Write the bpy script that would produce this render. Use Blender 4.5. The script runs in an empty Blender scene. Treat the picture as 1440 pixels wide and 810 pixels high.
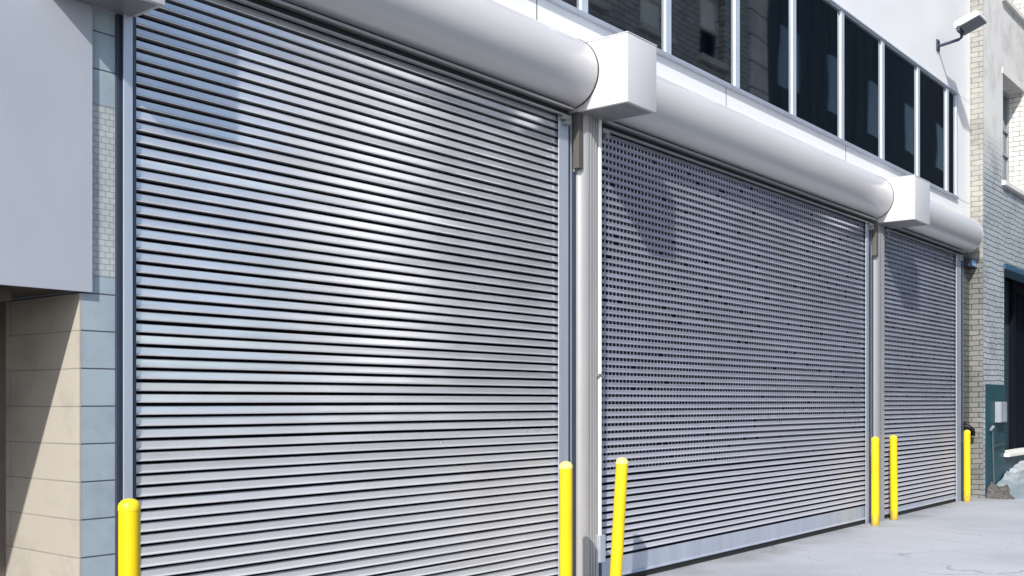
import bpy, bmesh, math, random
from mathutils import Vector, Matrix, noise
random.seed(7)
R = math.radians
scn = bpy.context.scene
COL = scn.collection

# ------------------------------------------------------------------ materials
def nodes(name):
    m = bpy.data.materials.new(name); m.use_nodes = True
    nt = m.node_tree
    return m, nt, nt.nodes['Principled BSDF']

def N(nt, typ, **kw):
    n = nt.nodes.new(typ)
    for k, v in kw.items():
        if k.startswith('_'): setattr(n, k[1:], v)
        else: n.inputs[k.replace('__', ' ')].default_value = v
    return n

def ramp(nt, fac, stops):
    r = nt.nodes.new('ShaderNodeValToRGB')
    el = r.color_ramp.elements
    el[0].position, el[0].color = stops[0][0], (*stops[0][1], 1)
    el[1].position, el[1].color = stops[-1][0], (*stops[-1][1], 1)
    for p, c in stops[1:-1]:
        e = el.new(p); e.color = (*c, 1)
    nt.links.new(fac, r.inputs['Fac'])
    return r.outputs['Color']

def coords(nt, scale=(1, 1, 1), rot=(0, 0, 0)):
    tc = nt.nodes.new('ShaderNodeTexCoord')
    mp = nt.nodes.new('ShaderNodeMapping')
    mp.inputs['Scale'].default_value = scale
    mp.inputs['Rotation'].default_value = rot
    nt.links.new(tc.outputs['Object'], mp.inputs['Vector'])
    return mp.outputs['Vector']

def mixc(nt, fac, a, b, mode='MIX'):
    n = nt.nodes.new('ShaderNodeMix'); n.data_type = 'RGBA'; n.blend_type = mode
    for sock, v in ((n.inputs[0], fac), (n.inputs[6], a), (n.inputs[7], b)):
        if hasattr(v, 'links') or hasattr(v, 'is_linked'): nt.links.new(v, sock)
        elif isinstance(v, tuple): sock.default_value = (*v, 1)
        else: sock.default_value = v
    return n.outputs[2]

def math_n(nt, op, a, b=None):
    n = nt.nodes.new('ShaderNodeMath'); n.operation = op
    for i, v in enumerate((a, b)):
        if v is None: continue
        if hasattr(v, 'is_linked'): nt.links.new(v, n.inputs[i])
        else: n.inputs[i].default_value = v
    return n.outputs[0]

def bump(nt, bsdf, h, strength=.2, dist=.01):
    b = N(nt, 'ShaderNodeBump', Strength=strength, Distance=dist)
    nt.links.new(h, b.inputs['Height']); nt.links.new(b.outputs['Normal'], bsdf.inputs['Normal'])

def simple(name, base, rough=.5, metal=0., vary=.12, scale=(3, 3, 3), bmp=.0, bscale=40, spec=.5, coat=0.):
    m, nt, b = nodes(name)
    no = N(nt, 'ShaderNodeTexNoise', Scale=1., Detail=5., Roughness=.6)
    nt.links.new(coords(nt, scale), no.inputs['Vector'])
    lo = tuple(c * (1 - vary) for c in base); hi = tuple(min(1, c * (1 + vary * .6)) for c in base)
    nt.links.new(ramp(nt, no.outputs['Fac'], [(.3, lo), (.7, hi)]), b.inputs['Base Color'])
    rr = N(nt, 'ShaderNodeMapRange'); rr.inputs[3].default_value = rough * .85; rr.inputs[4].default_value = min(1, rough * 1.2)
    nt.links.new(no.outputs['Fac'], rr.inputs[0]); nt.links.new(rr.outputs[0], b.inputs['Roughness'])
    b.inputs['Metallic'].default_value = metal
    b.inputs['Specular IOR Level'].default_value = spec
    b.inputs['Coat Weight'].default_value = coat
    if bmp:
        n2 = N(nt, 'ShaderNodeTexNoise', Scale=float(bscale), Detail=3.)
        nt.links.new(coords(nt), n2.inputs['Vector'])
        bump(nt, b, n2.outputs['Fac'], bmp)
    return m

def slat_mat(name, base, rough, metal):
    m, nt, b = nodes(name)
    streak = N(nt, 'ShaderNodeTexNoise', Scale=1., Detail=4., Roughness=.65)
    nt.links.new(coords(nt, (.7, 1, 14)), streak.inputs['Vector'])
    blotch = N(nt, 'ShaderNodeTexNoise', Scale=1.3, Detail=5., Roughness=.65)
    nt.links.new(coords(nt), blotch.inputs['Vector'])
    c1 = ramp(nt, streak.outputs['Fac'], [(.3, tuple(c * .86 for c in base)), (.7, tuple(min(1, c * 1.08) for c in base))])
    c2 = ramp(nt, blotch.outputs['Fac'], [(.3, (.84, .83, .82)), (.65, (1, 1, 1))])
    rr = N(nt, 'ShaderNodeMapRange'); rr.inputs[3].default_value = rough * .8; rr.inputs[4].default_value = rough * 1.3
    nt.links.new(blotch.outputs['Fac'], rr.inputs[0])
    tc = nt.nodes.new('ShaderNodeTexCoord'); sp = nt.nodes.new('ShaderNodeSeparateXYZ'); nt.links.new(tc.outputs['Object'], sp.inputs[0])
    dz = math_n(nt, 'ADD', sp.outputs[2], math_n(nt, 'MULTIPLY', math_n(nt, 'SUBTRACT', blotch.outputs['Fac'], .5), 1.4))
    du = N(nt, 'ShaderNodeMapRange'); du.inputs[1].default_value = .5; du.inputs[2].default_value = 1.7; du.inputs[3].default_value = 1.; du.inputs[4].default_value = 0.
    nt.links.new(dz, du.inputs[0]); dull_dust = du.outputs[0]  # dust put in low down to dull the yellow bollard reflections
    base_c = mixc(nt, 1., c1, c2, 'MULTIPLY')
    nt.links.new(mixc(nt, math_n(nt, 'MULTIPLY', dull_dust, .55), base_c, (.43, .43, .445)), b.inputs['Base Color'])
    nt.links.new(math_n(nt, 'ADD', rr.outputs[0], math_n(nt, 'MULTIPLY', dull_dust, .30)), b.inputs['Roughness'])
    nt.links.new(math_n(nt, 'SUBTRACT', metal, math_n(nt, 'MULTIPLY', dull_dust, metal * .75)), b.inputs['Metallic'])
    n2 = N(nt, 'ShaderNodeTexNoise', Scale=1., Detail=2.)
    nt.links.new(coords(nt, (2.2, 2, 6)), n2.inputs['Vector'])
    bump(nt, b, n2.outputs['Fac'], .03, .01)
    return m

def brick_mat(name, c1, c2, mortar, bw, rh, ms, plane='xz', stucco_from=None, stucco=(.55, .55, .53), warp=.02, bstr=.5, lines=.85, rough=.8):
    """painted brick; plane = which local axes run along the courses"""
    m, nt, b = nodes(name)
    tc = nt.nodes.new('ShaderNodeTexCoord')
    sp = nt.nodes.new('ShaderNodeSeparateXYZ'); nt.links.new(tc.outputs['Object'], sp.inputs[0])
    cb = nt.nodes.new('ShaderNodeCombineXYZ')
    nt.links.new(sp.outputs[0 if plane == 'xz' else 1], cb.inputs[0]); nt.links.new(sp.outputs[2], cb.inputs[1])
    w = N(nt, 'ShaderNodeTexNoise', Scale=2.3, Detail=3.); nt.links.new(tc.outputs['Object'], w.inputs['Vector'])
    ad = nt.nodes.new('ShaderNodeVectorMath'); ad.operation = 'MULTIPLY_ADD'
    nt.links.new(w.outputs['Color'], ad.inputs[0]); ad.inputs[1].default_value = (warp,) * 3; nt.links.new(cb.outputs[0], ad.inputs[2])
    br = nt.nodes.new('ShaderNodeTexBrick')
    br.inputs['Scale'].default_value = 1; br.inputs['Brick Width'].default_value = bw; br.inputs['Row Height'].default_value = rh
    br.inputs['Mortar Size'].default_value = ms; br.inputs['Mortar Smooth'].default_value = .3
    br.inputs['Color1'].default_value = (*c1, 1); br.inputs['Color2'].default_value = (*c2, 1); br.inputs['Mortar'].default_value = (*mortar, 1)
    nt.links.new(ad.outputs[0], br.inputs['Vector'])
    dirt = N(nt, 'ShaderNodeTexNoise', Scale=1.7, Detail=7., Roughness=.7); nt.links.new(tc.outputs['Object'], dirt.inputs['Vector'])
    dc = ramp(nt, dirt.outputs['Fac'], [(.28, (.66, .66, .66)), (.55, (1, 1, 1))])
    col = br.outputs['Color']
    # paint fills some joints
    fill = N(nt, 'ShaderNodeTexNoise', Scale=3.1, Detail=4.); nt.links.new(tc.outputs['Object'], fill.inputs['Vector'])
    fr = N(nt, 'ShaderNodeMapRange'); fr.inputs[1].default_value = .35; fr.inputs[2].default_value = .6
    fr.inputs[3].default_value = 1 - lines; fr.inputs[4].default_value = 0
    nt.links.new(fill.outputs['Fac'], fr.inputs[0])
    col = mixc(nt, fr.outputs[0], col, c1)
    h = math_n(nt, 'SUBTRACT', 1., br.outputs['Fac'])
    if stucco_from is not None:
        mr = N(nt, 'ShaderNodeMapRange'); mr.inputs[1].default_value = stucco_from - .5; mr.inputs[2].default_value = stucco_from + .4
        zz = math_n(nt, 'ADD', sp.outputs[2], math_n(nt, 'MULTIPLY', w.outputs['Fac'], .5))
        nt.links.new(zz, mr.inputs[0])
        col = mixc(nt, mr.outputs[0], col, stucco)
        h = math_n(nt, 'MULTIPLY', h, math_n(nt, 'SUBTRACT', 1., mr.outputs[0]))
    col = mixc(nt, 1., col, dc, 'MULTIPLY')
    nt.links.new(col, b.inputs['Base Color'])
    b.inputs['Roughness'].default_value = rough
    fine = N(nt, 'ShaderNodeTexNoise', Scale=60., Detail=4.); nt.links.new(tc.outputs['Object'], fine.inputs['Vector'])
    bump(nt, b, math_n(nt, 'ADD', h, math_n(nt, 'MULTIPLY', fine.outputs['Fac'], .25)), bstr, .006)
    return m

def concrete_mat():
    m, nt, b = nodes('pale_concrete')
    v = coords(nt)
    big = N(nt, 'ShaderNodeTexNoise', Scale=.55, Detail=8., Roughness=.62); nt.links.new(v, big.inputs['Vector'])
    fine = N(nt, 'ShaderNodeTexNoise', Scale=38., Detail=5., Roughness=.7); nt.links.new(v, fine.inputs['Vector'])
    c = ramp(nt, big.outputs['Fac'], [(.3, (.33, .35, .39)), (.5, (.415, .437, .485)), (.7, (.465, .485, .53))])
    f = ramp(nt, fine.outputs['Fac'], [(.3, (.82, .82, .82)), (.6, (1, 1, 1))])
    c = mixc(nt, 1., c, f, 'MULTIPLY')
    # hairline cracks
    wv = N(nt, 'ShaderNodeTexNoise', Scale=2.2, Detail=5.); nt.links.new(v, wv.inputs['Vector'])
    ad = nt.nodes.new('ShaderNodeVectorMath'); ad.operation = 'MULTIPLY_ADD'
    nt.links.new(wv.outputs['Color'], ad.inputs[0]); ad.inputs[1].default_value = (.5, .5, .5); nt.links.new(v, ad.inputs[2])
    vo = N(nt, 'ShaderNodeTexVoronoi', _feature='DISTANCE_TO_EDGE', Scale=.62); nt.links.new(ad.outputs[0], vo.inputs['Vector'])
    crack = N(nt, 'ShaderNodeMapRange'); crack.inputs[1].default_value = .002; crack.inputs[2].default_value = .009
    crack.inputs[3].default_value = 1; crack.inputs[4].default_value = 0; nt.links.new(vo.outputs['Distance'], crack.inputs[0])
    msk = N(nt, 'ShaderNodeMapRange'); msk.inputs[1].default_value = .5; msk.inputs[2].default_value = .62; nt.links.new(big.outputs['Fac'], msk.inputs[0])
    cm = math_n(nt, 'MULTIPLY', crack.outputs[0], msk.outputs[0])
    c = mixc(nt, math_n(nt, 'MULTIPLY', cm, .75), c, (.07, .07, .075))
    # small oil spots and grit
    sp = N(nt, 'ShaderNodeTexNoise', Scale=5.5, Detail=6., Roughness=.75); nt.links.new(coords(nt, (1, 2.2, 1), (0, 0, .7)), sp.inputs['Vector'])
    sm = N(nt, 'ShaderNodeMapRange'); sm.inputs[1].default_value = .64; sm.inputs[2].default_value = .71; nt.links.new(sp.outputs['Fac'], sm.inputs[0])
    c = mixc(nt, math_n(nt, 'MULTIPLY', sm.outputs[0], .6), c, (.09, .09, .1))
    tc = nt.nodes.new('ShaderNodeTexCoord'); sx = nt.nodes.new('ShaderNodeSeparateXYZ'); nt.links.new(tc.outputs['Object'], sx.inputs[0])
    gr = N(nt, 'ShaderNodeMapRange'); gr.inputs[1].default_value = -.55; gr.inputs[2].default_value = .0
    nt.links.new(math_n(nt, 'ADD', sx.outputs[1], math_n(nt, 'MULTIPLY', math_n(nt, 'SUBTRACT', wv.outputs['Fac'], .55), 1.3)), gr.inputs[0])
    c = mixc(nt, math_n(nt, 'MULTIPLY', gr.outputs[0], .6), c, (.16, .155, .15))
    nt.links.new(c, b.inputs['Base Color'])
    b.inputs['Roughness'].default_value = .75
    bump(nt, b, math_n(nt, 'SUBTRACT', fine.outputs['Fac'], cm), .25, .008)
    return m

def glass_mat():
    m, nt, b = nodes('tinted_glass')
    v = coords(nt, (9, 1, .25))
    no = N(nt, 'ShaderNodeTexNoise', Scale=1., Detail=3.); nt.links.new(v, no.inputs['Vector'])
    nt.links.new(ramp(nt, no.outputs['Fac'], [(.42, (.0012, .0018, .004)), (.75, (.002, .012, .02))]), b.inputs['Base Color'])
    b.inputs['Roughness'].default_value = .025
    b.inputs['Specular IOR Level'].default_value = .5
    b.inputs['IOR'].default_value = 2.6
    n2 = N(nt, 'ShaderNodeTexNoise', Scale=.9, Detail=1.); nt.links.new(coords(nt), n2.inputs['Vector'])
    bump(nt, b, n2.outputs['Fac'], .04, .05)
    return m

M = {}
M['slat'] = slat_mat('galvanised_slats', (.78, .79, .83), .15, .62)
M['slat_blue'] = slat_mat('blue_grey_slats', (.60, .62, .73), .17, .64)
M['link'] = simple('slat_links', (.62, .62, .70), .45, .2)
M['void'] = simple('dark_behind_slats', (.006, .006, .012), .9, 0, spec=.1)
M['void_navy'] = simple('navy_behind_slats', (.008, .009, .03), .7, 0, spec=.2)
M['hood'] = simple('white_enamel_hood', (.54, .535, .545), .24, 0, .03, (.8, 3, 3), bmp=.015, bscale=3)
M['box'] = simple('white_sheet_metal', (.62, .615, .64), .35, 0, .05, (2, 2, 2), bmp=.06, bscale=2.5)
M['wall'] = simple('white_wall_panel', (.85, .86, .88), .45, 0, .03, (.6, .6, .6), bmp=.01, bscale=3)
M['frame'] = simple('pale_blue_aluminium', (.62, .70, .80), .35, .3, .06, (2, 2, 2))
M['sill'] = simple('grey_sill_metal', (.50, .55, .64), .4, .4, .08)
M['joint'] = simple('dark_joint', (.02, .02, .025), .8)
M['rubber'] = simple('black_rubber', (.012, .012, .014), .7)
M['guide'] = simple('guide_steel', (.50, .55, .64), .38, .45, .1, (6, 6, .6))
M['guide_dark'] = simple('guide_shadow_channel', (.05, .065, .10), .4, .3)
M['rail'] = simple('lintel_steel', (.33, .33, .33), .45, .5, .15, (1, 8, 8))
M['dark_bracket'] = simple('brown_bracket', (.12, .11, .105), .6, .3)  # dark brown of a shadow, given to a small box
M['column'] = simple('cream_grey_column', (.42, .42, .425), .38, .25, .10, (6, 6, .5))
M['column_grey'] = simple('grey_column', (.27, .275, .295), .45, .2, .10, (6, 6, .5))
M['conduit'] = simple('white_conduit', (.80, .80, .82), .35, .1, .05)
def bollard_mat():
    m, nt, b = nodes('yellow_bollard_paint')
    v = coords(nt, (6, 6, 2.2))
    n1 = N(nt, 'ShaderNodeTexNoise', Scale=1., Detail=5., Roughness=.6); nt.links.new(v, n1.inputs['Vector'])
    c = ramp(nt, n1.outputs['Fac'], [(.3, (.74, .50, .003)), (.65, (.86, .62, .004))])
    n2 = N(nt, 'ShaderNodeTexNoise', Scale=1., Detail=7., Roughness=.75); nt.links.new(coords(nt, (26, 26, 9)), n2.inputs['Vector'])
    chip = N(nt, 'ShaderNodeMapRange'); chip.inputs[1].default_value = .68; chip.inputs[2].default_value = .72; nt.links.new(n2.outputs['Fac'], chip.inputs[0])
    c = mixc(nt, math_n(nt, 'MULTIPLY', chip.outputs[0], .7), c, (.30, .24, .12))
    tc = nt.nodes.new('ShaderNodeTexCoord'); sp = nt.nodes.new('ShaderNodeSeparateXYZ'); nt.links.new(tc.outputs['Object'], sp.inputs[0])
    g = N(nt, 'ShaderNodeMapRange'); g.inputs[1].default_value = .0; g.inputs[2].default_value = .16; g.inputs[3].default_value = .7; g.inputs[4].default_value = 0.
    nt.links.new(math_n(nt, 'ADD', sp.outputs[2], math_n(nt, 'MULTIPLY', math_n(nt, 'SUBTRACT', n2.outputs['Fac'], .5), .3)), g.inputs[0])
    c = mixc(nt, g.outputs[0], c, (.16, .13, .07))
    nt.links.new(c, b.inputs['Base Color']); b.inputs['Roughness'].default_value = .42
    bump(nt, b, n1.outputs['Fac'], .12, .01)
    return m
M['yellow'] = bollard_mat()
M['cap'] = simple('yellow_cap_paint', (.88, .66, .015), .4, 0, .06, (9, 9, 9))
M['cap_white'] = simple('chipped_white_cap', (.86, .74, .22), .5, 0, .12, (20, 20, 20))  # chipped pale paint plus the white highlight put into the colour
M['panel'] = simple('pale_grey_render', (.41, .44, .495), .65, 0, .09, (.9, .9, .5), bmp=.06, bscale=60)
M['block'] = brick_mat('painted_block', (.36, .43, .48), (.335, .405, .455), (.06, .07, .08), .6, .185, .004, 'xz', warp=.004, bstr=.25, lines=1, rough=.6)  # same paint as the return, with the sky's blue put into the colour
M['block_side'] = brick_mat('painted_block_return', (.43, .40, .35), (.415, .385, .335), (.26, .24, .21), 1.4, .185, .004, 'yz', warp=.006, bstr=.25, lines=.7, rough=.6)  # same paint as the front, with the sun's warmth put into the colour
M['mosaic'] = brick_mat('small_tile', (.46, .50, .50), (.44, .48, .49), (.24, .25, .25), .045, .03, .002, 'xz', warp=.012, bstr=.3, lines=.9, rough=.55)
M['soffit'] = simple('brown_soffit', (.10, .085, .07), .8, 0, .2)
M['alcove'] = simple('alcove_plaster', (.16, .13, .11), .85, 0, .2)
M['brick'] = brick_mat('blue_grey_painted_brick', (.42, .475, .515), (.385, .435, .48), (.05, .055, .06), .24, .085, .007, 'xz', 5.75, (.74, .74, .73), warp=.07, bstr=.6, lines=.95)
M['brick_cream'] = brick_mat('cream_brick', (.37, .368, .34), (.32, .317, .295), (.15, .145, .13), .22, .08, .006, 'yz', None, warp=.05, bstr=.6, lines=.7)
M['brick_grey'] = brick_mat('weathered_cream_brick', (.15, .155, .148), (.115, .12, .113), (.02, .02, .02), .22, .08, .007, 'xz', None, warp=.06, bstr=.8, lines=.9)  # greyer, darker brick for the pier; the low return is similar
M['brick_grey_side'] = brick_mat('weathered_return_brick', (.21, .215, .20), (.165, .17, .158), (.035, .035, .035), .22, .08, .007, 'yz', None, warp=.05, bstr=.7, lines=.85)
M['teal'] = simple('teal_paint', (.006, .055, .078), .5, 0, .35, (2.5, 2.5, 1.2), bmp=.15, bscale=14)
M['teal_brick'] = brick_mat('teal_brick', (.006, .045, .06), (.005, .035, .05), (.002, .012, .018), .22, .08, .008, 'xz', warp=.03)
M['navy'] = simple('navy_door_paint', (.002, .006, .013), .7, 0, .3, spec=.06)
M['blue'] = simple('blue_lintel_paint', (.025, .09, .17), .5, 0, .2)
M['white_stone'] = simple('white_stone', (.78, .77, .74), .7, 0, .12, (6, 6, 6), bmp=.15)
M['pane_grey'] = simple('grey_pane', (.10, .13, .14), .12, 0, .3, (3, 3, .6))
M['brick_white'] = brick_mat('white_reveal_brick', (.74, .73, .69), (.70, .69, .66), (.22, .21, .2), .22, .085, .007, 'yz', warp=.02)
M['grey_box'] = simple('grey_enclosure', (.30, .34, .38), .5, .1, .1)
M['pipe_grey'] = simple('dull_pipe', (.06, .10, .12), .6, .2, .2)
M['lamp_body'] = simple('lamp_housing', (.80, .81, .82), .35, .1, .05)
M['lamp_dark'] = simple('lamp_arm', (.05, .07, .11), .45, .5, .15)
M['lens'] = simple('lamp_lens', (.045, .065, .085), .15, 0, .2)
M['blue_glass'] = simple('blue_glass', (.18, .42, .75), .1, .2, .3, (5, 5, 5))
M['black_iron'] = simple('black_iron', (.01, .01, .012), .5, .4)
M['dirt'] = simple('brown_rubble', (.10, .092, .09), .95, 0, .5, (14, 14, 14), bmp=.7, bscale=25)
M['concrete'] = concrete_mat()
M['old_paving'] = simple('old_dark_paving', (.11, .11, .112), .85, 0, .3, (1.5, 1.5, 1.5), bmp=.3, bscale=50)  # dark tone chosen to cut bounce light from unseen ground
M['glass'] = glass_mat()
M['asphalt'] = simple('dark_asphalt', (.05, .05, .052), .85, 0, .25, (1.5, 1.5, 1.5), bmp=.3, bscale=60)
M['opp_brick'] = brick_mat('brown_brick_across', (.48, .46, .44), (.40, .385, .37), (.10, .09, .08), .5, .16, .015, 'xz', warp=.03)
M['opp_quoin'] = brick_mat('stone_quoin_across', (.66, .63, .58), (.58, .55, .51), (.12, .11, .10), 3., .8, .03, 'xz', warp=.06)
M['opp_pale'] = simple('pale_render_across', (.88, .87, .84), .8, 0, .04)
M['opp_dark'] = simple('dark_cladding_across', (.012, .016, .026), .7, 0, .3)
M['opp_shade'] = simple('brown_side_wall_across', (.36, .35, .35), .85, 0, .2)
M['opp_low'] = simple('light_render_across', (.62, .61, .62), .85, 0, .1)
M['blind'] = simple('white_blind', (.85, .85, .80), .8, 0, .05)
def snow_mat():
    m, nt, b = nodes('dirty_snow')
    n = N(nt, 'ShaderNodeTexNoise', Scale=4., Detail=6., Roughness=.7); nt.links.new(coords(nt), n.inputs['Vector'])
    tc = nt.nodes.new('ShaderNodeTexCoord'); sp = nt.nodes.new('ShaderNodeSeparateXYZ'); nt.links.new(tc.outputs['Object'], sp.inputs[0])
    h = math_n(nt, 'ADD', math_n(nt, 'MULTIPLY', sp.outputs[2], 2.0), math_n(nt, 'MULTIPLY', math_n(nt, 'SUBTRACT', n.outputs['Fac'], .5), 1.6))
    nt.links.new(ramp(nt, h, [(.15, (.16, .21, .24)), (.5, (.22, .26, .29)), (.95, (.40, .43, .46))]), b.inputs['Base Color'])
    b.inputs['Roughness'].default_value = .9
    n2 = N(nt, 'ShaderNodeTexNoise', Scale=18., Detail=5.); nt.links.new(coords(nt), n2.inputs['Vector'])
    bump(nt, b, n2.outputs['Fac'], .6, .03)
    return m
M['snow'] = snow_mat()

# ------------------------------------------------------------------ mesh helpers
class MB:
    def __init__(s): s.bm = bmesh.new()
    def box(s, x0, x1, y0, y1, z0, z1, bev=0.):
        r = bmesh.ops.create_cube(s.bm, size=1)
        vs = r['verts']
        for v in vs:
            v.co = Vector((x0 + (v.co.x + .5) * (x1 - x0), y0 + (v.co.y + .5) * (y1 - y0), z0 + (v.co.z + .5) * (z1 - z0)))
        if bev:
            es = list({e for v in vs for e in v.link_edges})
            bmesh.ops.bevel(s.bm, geom=es, offset=bev, segments=2, affect='EDGES', profile=.6)
        return s
    def prism(s, prof, x0, x1, caps=True):
        """closed (y, z) outline run along x"""
        a = [s.bm.verts.new((x0, y, z)) for y, z in prof]; b = [s.bm.verts.new((x1, y, z)) for y, z in prof]
        n = len(prof)
        for i in range(n):
            j = (i + 1) % n
            s.bm.faces.new((a[i], a[j], b[j], b[i]))
        if caps:
            s.bm.faces.new(a[::-1]); s.bm.faces.new(b)
        return s
    def prism_z(s, prof, z0, z1):
        a = [s.bm.verts.new((x, y, z0)) for x, y in prof]; b = [s.bm.verts.new((x, y, z1)) for x, y in prof]
        n = len(prof)
        for i in range(n):
            j = (i + 1) % n
            s.bm.faces.new((a[i], a[j], b[j], b[i]))
        s.bm.faces.new(a[::-1]); s.bm.faces.new(b)
        return s
    def lathe(s, prof, c=(0, 0, 0), seg=24):
        rings = []
        for r, z in prof:
            if r < 1e-6: rings.append([s.bm.verts.new((c[0], c[1], c[2] + z))])
            else: rings.append([s.bm.verts.new((c[0] + r * math.cos(2 * math.pi * k / seg), c[1] + r * math.sin(2 * math.pi * k / seg), c[2] + z)) for k in range(seg)])
        for A, B in zip(rings, rings[1:]):
            for k in range(seg):
                j = (k + 1) % seg
                if len(A) == 1: s.bm.faces.new((A[0], B[j], B[k])) if len(B) > 1 else None
                elif len(B) == 1: s.bm.faces.new((A[k], A[j], B[0]))
                else: s.bm.faces.new((A[k], A[j], B[j], B[k]))
        return s
    def tube(s, pts, r, seg=10):
        pts = [Vector(p) for p in pts]; rings = []
        for i, p in enumerate(pts):
            d = (pts[min(i + 1, len(pts) - 1)] - pts[max(i - 1, 0)]).normalized()
            u = d.cross(Vector((0, 0, 1)) if abs(d.z) < .9 else Vector((1, 0, 0))).normalized(); w = d.cross(u)
            rings.append([s.bm.verts.new(p + r * (math.cos(2 * math.pi * k / seg) * u + math.sin(2 * math.pi * k / seg) * w)) for k in range(seg)])
        for A, B in zip(rings, rings[1:]):
            for k in range(seg): s.bm.faces.new((A[k], A[(k + 1) % seg], B[(k + 1) % seg], B[k]))
        s.bm.faces.new(rings[0][::-1]); s.bm.faces.new(rings[-1])
        return s
    def wall(s, x0, x1, z0, z1, y0, y1, holes):
        """one solid wall in the xz plane with rectangular openings (hx0,hx1,hz0,hz1)"""
        xs = sorted({x0, x1, *[h[0] for h in holes], *[h[1] for h in holes]}); zs = sorted({z0, z1, *[h[2] for h in holes], *[h[3] for h in holes]})
        xs = [x for x in xs if x0 <= x <= x1]; zs = [z for z in zs if z0 <= z <= z1]
        full = lambda i, k: 0 <= i < len(xs) - 1 and 0 <= k < len(zs) - 1 and not any(h[0] < (xs[i] + xs[i + 1]) / 2 < h[1] and h[2] < (zs[k] + zs[k + 1]) / 2 < h[3] for h in holes)
        V = {}
        def v(i, k, y):
            if (i, k, y) not in V: V[i, k, y] = s.bm.verts.new((xs[i], y, zs[k]))
            return V[i, k, y]
        for i in range(len(xs) - 1):
            for k in range(len(zs) - 1):
                if not full(i, k): continue
                s.bm.faces.new((v(i, k, y0), v(i + 1, k, y0), v(i + 1, k + 1, y0), v(i, k + 1, y0)))
                s.bm.faces.new((v(i, k + 1, y1), v(i + 1, k + 1, y1), v(i + 1, k, y1), v(i, k, y1)))
                for di, dk, a, b in ((-1, 0, (i, k), (i, k + 1)), (1, 0, (i + 1, k + 1), (i + 1, k)), (0, -1, (i + 1, k), (i, k)), (0, 1, (i, k + 1), (i + 1, k + 1))):
                    if not full(i + di, k + dk): s.bm.faces.new((v(*a, y1), v(*a, y0), v(*b, y0), v(*b, y1)))
        return s

def world_loc(o):
    v = Vector((0, 0, 0))
    while o: v += o.location; o = o.parent
    return v

def obj(name, mb, mat, parent=None, smooth=None, recalc=True):
    me = bpy.data.meshes.new(name)
    if recalc: bmesh.ops.recalc_face_normals(mb.bm, faces=mb.bm.faces)
    if parent: bmesh.ops.translate(mb.bm, verts=mb.bm.verts, vec=-world_loc(parent))
    mb.bm.to_mesh(me); mb.bm.free()
    me.materials.append(mat)
    if smooth:
        for p in me.polygons: p.use_smooth = True
        me.set_sharp_from_angle(angle=R(smooth))
    o = bpy.data.objects.new(name, me); COL.objects.link(o)
    if parent: o.parent = parent
    return o

def tag(o, label=None, cat=None, group=None, kind=None):
    if label: o['label'] = label
    if cat: o['category'] = cat
    if group: o['group'] = group
    if kind: o['kind'] = kind
    return o

def thing(name, label, cat, loc=(0, 0, 0), group=None):
    o = bpy.data.objects.new(name, None); o.empty_display_size = .2
    COL.objects.link(o); o.location = loc
    return tag(o, label, cat, group)

def copy_tree(o, parent=None):
    c = o.copy(); COL.objects.link(c)
    if parent: c.parent = parent
    for ch in list(o.children): copy_tree(ch, c)
    return c

# ------------------------------------------------------------------ ground
g = MB()
for (x0, x1, y0, y1) in ((-250, 300, -250, 300),):
    a = [g.bm.verts.new(p) for p in ((x0, y0, 0), (x1, y0, 0), (x1, y1, 0), (x0, y1, 0))]; g.bm.faces.new(a)
tag(obj('ground', g, M['concrete']), kind='structure')
g = MB(); g.box(-120, 150, -9.0, -2.85, -.05, .004); tag(obj('road', g, M['asphalt']), kind='structure')  # unseen dark strip, added to cut bounce light under the hoods
g = MB(); g.box(-120, 7.0, -2.699, .7, -.05, .005); tag(obj('pavement', g, M['old_paving']), kind='structure')  # unseen dark slab, added to darken the nearest hood's underside
g = MB(); g.box(-120, 150, -2.849, -2.70, -.05, .012, .004); g.box(-120, 150, -9.15, -9.001, -.05, .14, .01); tag(obj('kerb', g, M['opp_quoin']), kind='structure')

# ------------------------------------------------------------------ white loading building
XR = 17.42
bld = thing('loading_building', 'white panelled building above the shutters with a long strip of dark windows', 'building', (10, 0, 0))
b = MB()
b.box(2.92, XR, .08, .30, 3.80, 4.30)
b.box(2.92, XR, 0, .30, 4.30, 4.575)
obj('lower_fascia', b, M['wall'], bld)
b = MB()
b.box(2.92, XR, 0, .30, 6.165, 11.)
obj('upper_wall', b, M['wall'], bld)
b = MB(); b.box(16.76, XR, 0, .30, 4.583, 6.157); obj('end_panel', b, M['wall'], bld)
b = MB()
b.box(16.70, XR, .006, .2, 4.573, 4.585); b.box(2.92, XR, .008, .2, 6.153, 6.169)
for x in (3.3, 6.36, 9.376, 12.391, 15.4): b.box(x - .004, x + .004, -.0015, .1, 4.34, 4.557)
obj('panel_joint', b, M['joint'], bld)
b = MB(); b.box(2.92, 16.75, -.035, .03, 4.553, 4.592, .004); obj('sill', b, M['sill'], bld)
b = MB(); b.box(2.92, XR, .30, 9., 11.004, 11.3); obj('roof', b, M['opp_low'], bld)
b = MB(); b.box(2.93, 3.2, .31, 9, 0, 11); b.box(XR - .3, XR - .01, .31, 9, 0, 11); b.box(3.2, XR - .3, 8.7, 9, 0, 11); obj('rear_wall', b, M['opp_low'], bld)
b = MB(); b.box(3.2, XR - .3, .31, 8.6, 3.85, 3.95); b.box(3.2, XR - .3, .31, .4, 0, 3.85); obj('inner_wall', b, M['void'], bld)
mul = [2.96, 4.30, 5.64, 6.976, 8.275, 9.599, 10.929, 12.282, 13.622, 14.993, 16.288, 16.737]
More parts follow.
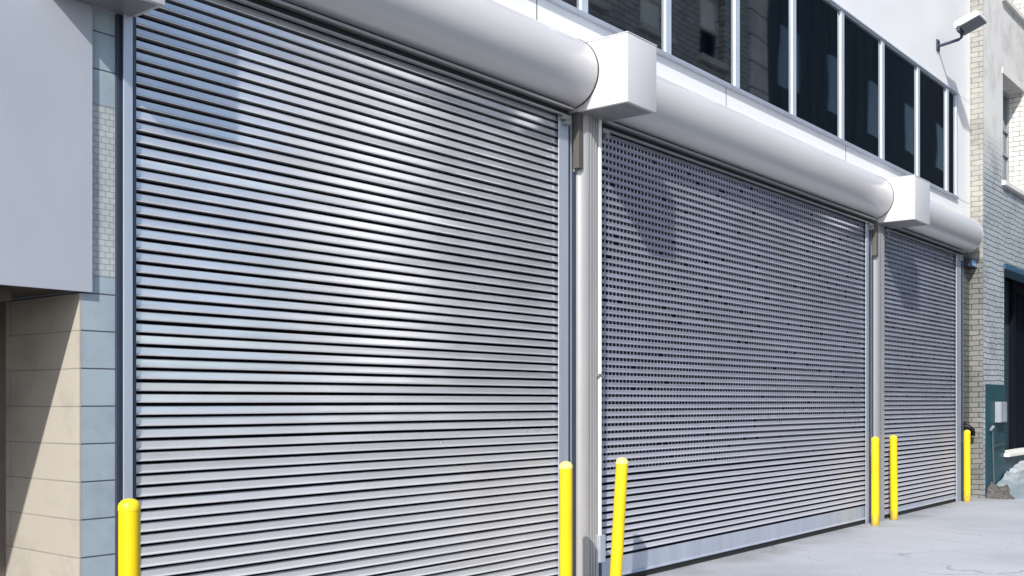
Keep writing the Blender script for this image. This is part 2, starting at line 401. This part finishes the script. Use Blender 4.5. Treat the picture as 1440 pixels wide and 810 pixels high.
for i, (x0, x1) in enumerate(zip(mul, mul[1:])):
    f = MB()
    f.box(x0 - .05, x0 + .045, -.012, .09, 4.593, 6.13, .004)             # mullion
    if i == len(mul) - 2: f.box(x1 - .04, x1 + .02, -.011, .09, 4.593, 6.13, .004)
    f.box(x0 + .046, x1 - .051, .003, .09, 6.125, 6.15, .003)               # head
    f.box(x0 + .046, x1 - .051, .003, .09, 4.594, 4.612, .003)               # bottom rail
    w = obj('window', f, M['frame'], bld)
    p = MB(); p.box(x0 + .043, x1 - .048, .012, .024, 4.605, 6.12)
    obj('pane', p, M['glass'], w)
b = MB(); b.box(2.95, 16.75, -.03, .02, 6.134, 6.152, .003); obj('window_head', b, M['frame'], bld)

# ------------------------------------------------------------------ rolling shutters
HOODP = [(.07, 4.34), (0, 4.338), (-.07, 4.325), (-.132, 4.295), (-.192, 4.25), (-.24, 4.19), (-.272, 4.12), (-.284, 4.05), (-.275, 3.975), (-.245, 3.905), (-.2, 3.85), (-.14, 3.81), (-.075, 3.787), (-.068, 3.81), (.07, 3.83)]
def smooth_prof(p, n=3):
    out = [p[0], p[1]]
    q = p[1:13]
    for i in range(len(q) - 1):
        p0 = q[max(i - 1, 0)]; p1 = q[i]; p2 = q[i + 1]; p3 = q[min(i + 2, len(q) - 1)]
        for k in range(1, n + 1):
            t = k / n
            out.append(tuple(.5 * (2 * p1[a] + (p2[a] - p0[a]) * t + (2 * p0[a] - 5 * p1[a] + 4 * p2[a] - p3[a]) * t * t + (3 * p1[a] - p0[a] - 3 * p2[a] + p3[a]) * t ** 3) for a in (0, 1)))
    return out + p[13:]
HOOD = smooth_prof(HOODP)
PITCH = .06
def shutter(x0, x1, gl, gr, hood0, hood1, label, links, back, bar_h, seam=True, gap=.0145, slat='slat'):
    t = thing('rolling_shutter', label, 'shutter', ((x0 + x1) / 2, 0, 0), 'rolling shutters of the loading bays')
    # slats
    c = MB(); n = int((3.80 - bar_h) / PITCH)
    prof = [(.004, .0610), (-.010, .0590), (-.0125, .056), (-.0135, .040), (-.0146, gap + .0125), (-.0195, gap + .0080), (-.0240, gap + .0040), (-.0235, gap + .0010), (.004, gap), (.012, gap - .0005)]
    nx = max(6, int((x1 - x0) / .45))
    for r in range(n):
        z0 = bar_h + r * PITCH
        tilt = random.gauss(0, .0011); off = random.gauss(0, .0006); dz = random.gauss(0, .0007); ph = random.uniform(0, 9)
        rows = []
        for k in range(nx + 1):
            x = x0 + (x1 - x0) * k / nx
            wob = .0012 * noise.noise((x * .9, ph, r * .31)); wz = .0014 * noise.noise((x * .6, ph + 5, r * .2))
            rows.append([c.bm.verts.new((x, y + off + wob + tilt * (z / PITCH - .5) * 2, z0 + z + dz + wz)) for y, z in prof])
        for A, B in zip(rows, rows[1:]):
            for i in range(len(prof) - 1): c.bm.faces.new((A[i], A[i + 1], B[i + 1], B[i]))
    s = MB(); s.box(x0 - .02, x1 + .02, .022, .03, .02, 3.86); obj('back_sheet', s, back, t)  # near-black sheet stands in for the unlit room behind the gaps
    if links:
        l = c; step, lo, hi = links
        for r in range(n):
            z0 = bar_h + r * PITCH
            if not lo < z0 < hi: continue
            dens = 1. if step < .1 else .25
            k = 0; x = x0 + .03
            while x < x1 - .02:
                if random.random() < .97:
                    w = .008; dp = -.004 + .022 * min(1, max(0, (2.1 - z0) / 1.1)) ** 1.3
                    a = [l.bm.verts.new(p) for p in ((x - w, dp, z0 - .0015), (x + w, dp, z0 - .0015), (x + w, dp, z0 + gap), (x - w, dp, z0 + gap))]
                    l.bm.faces.new(a).material_index = 1
                x += step if step < .1 else .07
    cur = obj('curtain', c, M[slat], t, recalc=False); cur.data.materials.append(M['link'])
    bb = MB()
    bb.prism([(-.004, .052), (-.03, .052), (-.032, .058), (-.024, .066), (-.016, .075), (-.016, bar_h - .004), (-.004, bar_h - .002)], x0 + .004, x1 - .004)
    bar = obj('bottom_bar', bb, M['guide'], t)
    rs = MB(); rs.box(x0 + .006, x1 - .006, -.02, .004, .0, .052); obj('rubber_seal', rs, M['rubber'], bar)
    # guides: a box channel with a lip over the slat ends
    for (a, e, side) in ((gl, x0, 1), (x1, gr, -1)):
        q = MB(); top = 3.74
        if side == 1: q.box(a * .9914, e * .9914, -.042, -.032, 0, top, .003); q.box(a, a + .02, -.031, .03, 0, top); 
        else: q.box(a * .9914, e * .9914, -.042, -.032, 0, top, .003); q.box(e - .02, e, -.031, .03, 0, top)
        gd = obj('guide_rail', q, M['guide'], t)
        q = MB()
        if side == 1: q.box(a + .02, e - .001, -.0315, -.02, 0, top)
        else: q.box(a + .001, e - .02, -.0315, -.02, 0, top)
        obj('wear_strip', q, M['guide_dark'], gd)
        q = MB()
        m = e if side == 1 else a
        q.box(m - .05, m + .05, -.08, -.043, 3.665, 3.705, .003); q.box(m - .02, m + .035, -.09, -.043, 3.63, 3.66, .003)
        obj('bracket', q, M['rail'], gd)
    # rails at the mouth of the hood
    q = MB()
    q.box(x0 - .05, x1 + .05, -.105, -.055, 3.746, 3.766, .003)
    q.box(x0 - .0, x1 + .0, -.072, -.040, 3.698, 3.710, .002)
    obj('lintel_rail', q, M['rail'], t)
    q = MB(); q.box(x0 - .05, x1 + .05, -.054, -.024, 3.711, 3.79); obj('brush_seal', q, M['rubber'], t)
    h = MB(); h.prism(HOOD, hood0, hood1)
    hd = obj('hood', h, M['hood'], t, smooth=35)
    if seam:
        h = MB(); sc = [((y) * 1.012, 4.06 + (z - 4.06) * 1.012) for y, z in HOOD]
        h.prism(sc, hood1 + .0005, hood1 + .011); obj('end_gasket', h, M['joint'], hd)
    return t, hd
shutter(3.003, 6.642, 2.952, 6.768, 2.998, 6.758, 'nearest grey slatted rolling shutter, leftmost and largest looking of the row', None, M['void'], .10)
shutter(7.186, 13.056, 7.115, 13.15, 7.19, 13.212, 'middle grey slatted rolling shutter between the two pillars', (.055, .9, 3.7), M['void_navy'], .22, True, .0225, 'slat_blue')
_, h3 = shutter(13.60, 16.737, 13.53, 16.97, 13.80, 17.10, 'farthest, narrowest looking grey rolling shutter beside the cream brick pier', (.055, .9, 3.7), M['void_navy'], .12, False, .0225, 'slat_blue')
q = MB(); sc = [((y) * 1.006, 4.06 + (z - 4.06) * 1.006) for y, z in HOOD]; q.prism(sc, 17.101, 17.112)
obj('end_plate', q, M['box'], h3)

# motor / end boxes between the hoods
def hood_box(x0, x1, z0, z1, y0, label):
    t = thing('hood_box', label, 'housing', ((x0 + x1) / 2, 0, z0), 'square boxes at the ends of the shutter hoods')
    q = MB(); q.box(x0, x1, y0, .06, z0, z1, .006)
    s = obj('shell', q, M['box'], t, smooth=40)
    q = MB(); e = .03
    q.box(x0 + e, x1 - e, y0 + e, -.03, z0 - .004, z0 + .01); obj('underside_plate', q, M['rail'], t)
    q = MB(); q.box(x0 - .003, x1 + .003, y0 - .003, .05, z1 + .0005, z1 + .008); obj('lid', q, M['box'], t)
    return t
hood_box(2.53, 2.995, 3.44, 4.30, -.30, 'low white box at the left end of the nearest hood, above the rendered panel')
hood_box(6.772, 7.186, 3.755, 4.275, -.545, 'large white metal box between the nearest hood and the middle hood')
hood_box(13.226, 13.795, 3.733, 4.265, -.54, 'smaller looking white metal box between the middle hood and the far hood')

# ------------------------------------------------------------------ pillars between the doors
def pillar(x0, x1, label, mat, pipe=True):
    t = thing('pillar', label, 'pillar', ((x0 + x1) / 2, 0, 0), 'pillars between the rolling shutters')
    q = MB(); q.box(x0, x1, .0, .30, 0, 3.80); obj('core', q, mat, t)
    w = x1 - x0
    xa, xb = x0 + w * .16, x0 + w * .74
    pr = [(xa, -.001)]
    rr = (xb - xa) * .42
    pr += [(xa + rr - rr * math.cos(t_), -.03 - .065 * math.sin(t_)) for t_ in [math.pi / 2 * k / 10 for k in range(11)]]
    for k in range(3):
        gx = xa + rr + (xb - xa - rr) * (k + .35) / 3.2
        pr += [(gx, -.095), (gx + .003, -.078), (gx + .012, -.078), (gx + .015, -.095)]
    pr += [(xb - .004, -.095), (xb, -.09), (xb, -.001)]
    q = MB(); q.prism_z(pr, 0, 3.752); obj('shaft', q, mat, t, smooth=35)
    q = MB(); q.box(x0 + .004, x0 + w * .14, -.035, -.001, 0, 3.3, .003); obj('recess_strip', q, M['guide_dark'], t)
    q = MB(); q.box(x0 + .005, x0 + w * .2, -.09, -.037, 3.32, 3.75, .004); obj('track_cover', q, M['dark_bracket'], t)  # dark box standing in for the shadow under the hood end
    if not pipe: return t
    q = MB(); q.tube([(x0 + w * .86, -.092, .42), (x0 + w * .86, -.092, 3.75)], .017, 14); c = obj('conduit', q, M['conduit'], t, smooth=40)
    q = MB(); q.box(x0 + w * .74, x0 + w * .97, -.125, -.001, .22, .44, .006); obj('junction_box', q, M['guide'], c)
    q = MB()
    for z in (1.7,): q.box(x0 + w * .74, x0 + w * .935, -.111, -.001, z, z + .025, .003)
    obj('clamp', q, M['rail'], c)
    return t
pillar(6.772, 7.112, 'cream grey rounded pillar with white conduit between the nearest and middle shutters', M['column'])
pillar(13.154, 13.526, 'slim looking grey rounded pillar between the middle and far shutters', M['column_grey'], False)

# ------------------------------------------------------------------ bollards
def bollard_mesh():
    t = thing('bollard', '-', 'bollard', (0, 0, 0), 'yellow bollards in front of the shutters')
    q = MB(); q.lathe([(0, 0), (.0465, 0), (.0465, .5), (.0462, 1.035), (.0445, 1.037)], seg=28); obj('post', q, M['yellow'], t, smooth=35)
    q = MB(); q.lathe([(.0478, 1.028), (.0480, 1.045), (.044, 1.058), (.033, 1.070), (.018, 1.077), (0, 1.079)], seg=28); obj('cap', q, M['cap'], t, smooth=50)
    return t
proto = bollard_mesh()
spots = [(2.568, -.681, 0, 0, 'nearest yellow bollard, standing by the left guide rail of the nearest shutter', 0),
         (6.113, -.452, 0, 0, 'upright yellow bollard with pale top left of the first pillar', 1),
         (6.784, -.418, R(5.8), 0, 'leaning yellow bollard with pale top in front of the middle shutter', 1),
         (12.82, -.2, 0, 0, 'upright yellow bollard in front of the second pillar', 0),
         (13.60, -.156, R(-1.5), 0, 'yellow bollard tilted slightly left before the far shutter', 0),
         (16.691, -.167, 0, 0, 'farthest yellow bollard, beside the cream brick pier', 0)]
for i, (x, y, lean, _, lab, wh) in enumerate(spots):
    o = proto if i == 0 else copy_tree(proto)
    o.location = (x, y, 0); o.rotation_euler = (0, lean, R(37 * i))
    o.rotation_euler = (Matrix.Rotation(lean, 3, 'Y') @ Matrix.Rotation(R(37 * i), 3, 'Z')).to_euler()
    o['label'] = lab
    if wh:
        for ch in o.children:
            if ch.name.startswith('cap'):
                ch.data = ch.data.copy(); ch.data.materials[0] = M['cap_white']

# ------------------------------------------------------------------ left neighbour with the alcove
nb = thing('corner_building', 'pale grey rendered building with a tiled corner and dark alcove at the left edge', 'building', (0, 0, 0))
q = MB(); q.box(-6, 2.771, -.02, .0, 2.036, 11); obj('front_panel', q, M['panel'], nb)
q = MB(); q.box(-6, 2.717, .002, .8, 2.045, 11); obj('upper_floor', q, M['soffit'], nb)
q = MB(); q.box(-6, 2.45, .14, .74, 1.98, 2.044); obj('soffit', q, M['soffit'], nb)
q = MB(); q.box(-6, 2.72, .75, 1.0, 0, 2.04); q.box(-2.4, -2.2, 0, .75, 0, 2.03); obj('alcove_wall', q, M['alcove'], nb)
q = MB(); q.box(2.726, 2.905, .002, 1.0, 0, 2.118); q.box(2.726, 2.905, .002, 1.0, 2.97, 11); obj('corner_pier', q, M['block'], nb)
q = MB(); q.box(2.726, 2.905, .002, 1.0, 2.12, 2.968); obj('tile_band', q, M['mosaic'], nb)
q = MB(); q.box(2.716, 2.7255, .0015, .75, 0, 2.03); obj('pier_return', q, M['block_side'], nb)
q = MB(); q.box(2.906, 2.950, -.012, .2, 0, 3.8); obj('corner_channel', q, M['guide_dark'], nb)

# ------------------------------------------------------------------ brick building on the right
YB = -.194
bk = thing('brick_building', 'blue grey painted brick building with stuccoed top at the right edge', 'building', (20, 0, 0))
win = [(18.56, 19.95, 5.10, 6.85), (18.56, 19.95, 8.1, 9.9), (22.6, 24, 5.1, 6.85), (22.6, 24, 8.1, 9.9)]
door = (18.635, 24.2, .64, 3.765)
q = MB(); q.wall(17.452, 30, 0, 12, YB, .35, win + [door]); obj('wall', q, M['brick'], bk)
q = MB(); q.box(17.425, 17.450, YB + .001, .35, 3.72, 12); obj('return_wall', q, M['brick_cream'], bk)
q = MB(); q.box(17.425, 17.450, YB + .001, .35, 0, 3.719); obj('lower_return', q, M['brick_grey_side'], bk)
q = MB(); q.box(16.985, 17.424, .004, .30, 0, 3.79); obj('pier', q, M['brick_grey'], bk)
q = MB(); q.box(17.42, 29.5, .36, 10, 0, 12); obj('rear_volume', q, M['opp_dark'], bk)
for (x0, x1, z0, z1) in win:
    q = MB()
    zm = z0 + (z1 - z0) * .62; zn = z0 + (z1 - z0) * .38
    q.wall(x0 + .001, x1 - .016, z0 + .001, z1 - .001, .05, .11, [(x0 + .05, x1 - .06, z0 + .06, zn - .02), (x0 + .05, x1 - .06, zn + .02, zm - .025), (x0 + .05, x1 - .06, zm + .025, z1 - .06)])
    f = obj('window', q, M['grey_box'], bk)
    q = MB(); q.box(x0 + .04, x1 - .05, .085, .095, z0 + .05, z1 - .05); obj('pane', q, M['pane_grey'], f)
    q = MB(); q.box(x1 - .015, x1 - .0015, YB + .002, .11, z0 + .001, z1 - .001); obj('reveal', q, M['brick_white'], f)
    q = MB(); q.box(x0 - .06, x1 + .06, YB - .06, .05, z0 - .075, z0 - .0015, .006); obj('sill', q, M['white_stone'], f)
    q = MB(); q.box(x0 - .05, x1 + .05, YB - .012, YB + .1, z1 + .0015, z1 + .10, .004); obj('lintel', q, M['white_stone'], f)
q = MB(); q.box(door[0] - .03, door[1] + .1, YB - .03, .1, 3.675, 3.763, .004); obj('door_lintel', q, M['blue'], bk)
q = MB(); q.box(door[0] + .001, 20.5, .20, .3, .66, 3.67); obj('inner_brick', q, M['teal_brick'], bk)
q = MB(); q.box(20.501, 20.66, .12, .3, .66, 3.67); q.box(20.66, 24.1, .12, .3, 3.5, 3.67); obj('door_frame', q, M['void'], bk)
q = MB()
for k in range(6): q.box(20.661 + k * .5, 20.661 + k * .5 + .492, .23, .29, .66, 3.49, .006)
obj('dock_door', q, M['navy'], bk)
q = MB(); q.box(door[0] - .05, door[1], YB - .09, .12, .60, .655, .008); obj('door_sill', q, M['white_stone'], bk)
q = MB(); q.wall(17.54, 25, 0, 1.775, YB - .012, YB - .0015, [(18.635, 24.25, .595, 1.9)]); obj('painted_base', q, M['teal'], bk)

def small(name, label, cat, loc): return thing(name, label, cat, loc)
t = small('electrical_box', 'pale grey meter box on the teal painted wall', 'box', (18.2, YB - .012, 1.2))
q = MB(); q.box(18.04, 18.40, YB - .10, YB - .013, 1.17, 1.50, .006); bx = obj('case', q, M['grey_box'], t)
q = MB(); q.box(18.052, 18.215, YB - .108, YB - .101, 1.182, 1.488, .002); q.box(18.225, 18.388, YB - .108, YB - .101, 1.182, 1.488, .002); obj('door', q, M['grey_box'], t)
t = small('drain_pipe', 'thin grey pipe with side branch and white top on teal wall', 'pipe', (17.8, YB - .05, 0))
q = MB(); q.tube([(17.80, YB - .04, 1.08), (17.86, YB - .05, .02)], .014); q.tube([(17.83, YB - .045, .80), (18.45, YB - .045, .83)], .008); obj('pipe', q, M['pipe_grey'], t, smooth=40)
q = MB(); q.tube([(17.66, YB - .05, 1.06), (17.76, YB - .06, 1.11), (17.83, YB - .05, 1.10)], .02); obj('fitting', q, M['grey_box'], t, smooth=40)
t = small('utility_light', 'small blue glass light box under the far hood end', 'light box', (17.25, 0, 3.58))
q = MB(); q.box(17.05, 17.41, -.11, .003, 3.575, 3.595, .003); q.box(17.05, 17.41, -.11, .003, 3.685, 3.70, .003); q.box(17.05, 17.15, -.108, .003, 3.596, 3.684); obj('case', q, M['lamp_dark'], t)
q = MB(); q.box(17.151, 17.27, -.105, .003, 3.596, 3.684); q.box(17.278, 17.40, -.105, .003, 3.596, 3.684); obj('glass', q, M['blue_glass'], t)
t = small('pipe_elbow', 'black iron pipe elbow on the brick pier behind the farthest bollard', 'pipe', (17.1, 0, 1.05))
q = MB(); q.tube([(17.06, .02, 1.10), (17.06, -.05, 1.13), (17.07, -.085, 1.115), (17.14, -.09, 1.09), (17.24, -.09, 1.07), (17.29, -.085, 1.02), (17.29, -.08, .97)], .034, 12); obj('elbow', q, M['black_iron'], t, smooth=50)
q = MB(); q.box(17.0, 17.12, -.03, .003, 1.04, 1.2, .005); obj('flange', q, M['black_iron'], t)

# wall lamp
LX = 15.83
t = thing('wall_lamp', 'white floodlight on a bent dark arm, fixed high on the white wall', 'lamp', (LX, 0, 6.63))
q = MB(); q.box(LX - .06, LX + .06, -.02, -.0005, 6.56, 6.72, .006); obj('wall_plate', q, M['lamp_dark'], t)
q = MB(); q.tube([(LX, -.02, 6.63), (LX, -.08, 6.635), (LX, -.30, 6.665), (LX, -.335, 6.69), (LX, -.34, 6.76)], .022, 10); arm = obj('arm', q, M['lamp_dark'], t, smooth=40)
q = MB(); q.box(LX - .20, LX + .02, -.365, -.325, 6.72, 6.80, .005); obj('bracket', q, M['lamp_dark'], arm)
q = MB()
q.box(-.20, .20, -.33, .03, .012, .085, .014)
q.box(-.185, .185, -.30, .0, .086, .11, .008)
bmesh.ops.rotate(q.bm, verts=q.bm.verts, cent=(0, 0, 0), matrix=Matrix.Rotation(R(-20), 3, 'X'))
bmesh.ops.translate(q.bm, verts=q.bm.verts, vec=(LX, -.33, 6.765)); hd = obj('head', q, M['lamp_body'], t)
q = MB(); q.box(-.18, .18, -.31, .012, -.002, .011, .003)
bmesh.ops.rotate(q.bm, verts=q.bm.verts, cent=(0, 0, 0), matrix=Matrix.Rotation(R(-20), 3, 'X'))
bmesh.ops.translate(q.bm, verts=q.bm.verts, vec=(LX, -.33, 6.765)); obj('lens', q, M['lens'], hd)

# snow heap and rubble at the foot of the brick wall
def mound(x0, x1, y0, y1, h, seed, amp, nx=40, ny=24, fx=None):
    q = MB(); V = []
    for i in range(nx + 1):
        for j in range(ny + 1):
            u, v = i / nx, j / ny
            x = x0 + (x1 - x0) * u; y = y0 + (y1 - y0) * v
            e = min(1, min(u, 1 - u) * 6) ** .7 * min(1, v * 2.2) ** .75
            z = h * e * (fx(u) if fx else 1) * (1 + amp * noise.fractal((x * 2.3 + seed, y * 2.3, 0), 1., 2., 4)) + .03 * e * noise.noise((x * 11, y * 11, seed))
            V.append(q.bm.verts.new((x + .05 * noise.noise((y * 4, seed, x)), y + .07 * noise.noise((x * 3, seed, 1)), max(-.01, z - .008))))
    for i in range(nx):
        for j in range(ny):
            a = i * (ny + 1) + j; q.bm.faces.new((V[a], V[a + ny + 1], V[a + ny + 2], V[a + 1]))
    return q
tag(obj('snow_pile', mound(17.80, 23, -.95, YB - .02, .44, 3.1, .35, 70, 24, lambda u: .62 + .5 * min(1, u * 2.5)), M['snow'], smooth=60), 'heap of dirty white snow against the teal wall', 'snow pile')
tag(obj('rubble_pile', mound(17.47, 18.15, -.6, YB - .01, .12, 9.3, 1.2, 40, 26), M['dirt'], smooth=30), 'low brown heap of rubble between the farthest bollard and the snow', 'rubble')

# ------------------------------------------------------------------ across the street (seen as reflections)
ob = thing('brick_warehouse', 'brown brick building across the street, reflected in the dark upper windows', 'building', (24, -10, 0))
ow = [(x, x + 1.5, z, z + 2.0) for z in (1.2, 4.6, 8.0, 11.4) for x in (17.4, 20.6, 23.8, 27.0)]
q = MB(); q.wall(16.02, 30.0, 0, 14.5, -10.3, -10, ow); obj('wall', q, M['opp_brick'], ob)
q = MB(); q.box(30.0, 31.3, -10.3, -9.93, 0, 14.5); obj('corner_stone', q, M['opp_quoin'], ob)
q = MB(); q.box(16.0, 31.3, -10.3, -9.75, 14.5, 15.0); obj('cornice', q, M['opp_quoin'], ob)
q = MB(); q.box(15.98, 16.018, -14, -10, 0, 14.5); obj('side_wall', q, M['opp_shade'], ob)
q = MB(); q.box(15.95, 15.979, -12.3, -10.05, 3.2, 9.); obj('white_painted_bay', q, M['opp_pale'], ob)  # unseen white patch, shaped for its glow in the nearest shutter
q = MB(); q.box(16.02, 31.3, -14, -10.6, 0, 14.4); obj('rear_volume', q, M['opp_dark'], ob)
for (x0, x1, z0, z1) in ow:
    zm = z0 + .95
    q = MB(); q.wall(x0, x1, z0, z1, -10.28, -10.2, [(x0 + .08, x1 - .08, z0 + .06, zm - .04), (x0 + .08, x1 - .08, zm + .04, z1 - .06)]); f = obj('window', q, M['opp_quoin'], ob)
    q = MB(); q.box(x0 - .1, x1 + .1, -10.1, -9.85, z0 - .18, z0 - .002); obj('sill', q, M['opp_quoin'], f)
    q = MB(); hb = random.choice((.35, .5, .8, .95)); q.box(x0 + .08, x1 - .08, -10.3, -10.29, z1 - (z1 - z0) * hb, z1); obj('blind', q, M['blind'], f)
od = thing('dark_tower', 'tall dark clad building across the street past the brick one', 'building', (45, -12, 0))
q = MB(); q.box(31.32, 70, -24, -10.4, 0, 26); tw = obj('wall', q, M['opp_dark'], od)
for k in range(9):
    q = MB(); x = 33 + k * 4
    for z in (4, 8, 12, 16, 20): q.box(x, x + 1.4, -10.42, -10.36, z, z + 2)
    obj('window', q, M['glass'], od)
ol = thing('low_rendered_building', 'low light rendered building set back across the street, left of the brick one', 'building', (-8, -28, 0))
q = MB(); q.box(-24, 8, -42, -28, 0, 5.4); obj('wall', q, M['opp_low'], ol)
q = MB(); q.box(-24.1, 8.1, -42, -27.8, 5.4, 5.7); obj('parapet', q, M['opp_quoin'], ol)
for k in range(5):
    q = MB(); x = -20 + k * 5.6; q.box(x, x + 2.2, -28.02, -27.95, 1., 3.2); obj('window', q, M['pane_grey'], ol)

# ------------------------------------------------------------------ light, world, camera
sd = Vector((-1, -.44, .83)).normalized()
sun = bpy.data.lights.new('sun', 'SUN'); sun.energy = 3.4; sun.angle = R(.8); sun.color = (1, .95, .88)
so = bpy.data.objects.new('sun', sun); COL.objects.link(so); so.rotation_euler = sd.to_track_quat('Z', 'Y').to_euler()
wd = bpy.data.worlds.new('World'); scn.world = wd; wd.use_nodes = True
nt = wd.node_tree; bg = nt.nodes['Background']
sky = nt.nodes.new('ShaderNodeTexSky'); sky.sky_type = 'NISHITA'; sky.sun_disc = False
sky.sun_elevation = math.asin(sd.z); sky.sun_rotation = math.atan2(sd.x, sd.y) % (2 * math.pi)
nt.links.new(sky.outputs[0], bg.inputs[0]); bg.inputs[1].default_value = .115

cam = bpy.data.cameras.new('camera'); co = bpy.data.objects.new('camera', cam); COL.objects.link(co)
cam.sensor_width = 36; cam.lens = 37.5; cam.shift_y = 160 / 1440
cam.clip_end = 1000; cam.clip_start = .05
co.location = (0, -4.9, 1.5); co.rotation_euler = (R(90), 0, R(38.938 - 90))
scn.camera = co
scn.view_settings.view_transform = 'Standard'; scn.view_settings.look = 'None'
scn.view_settings.exposure = 0.72; scn.view_settings.gamma = 1
scn.render.resolution_x = 1024; scn.render.resolution_y = 576
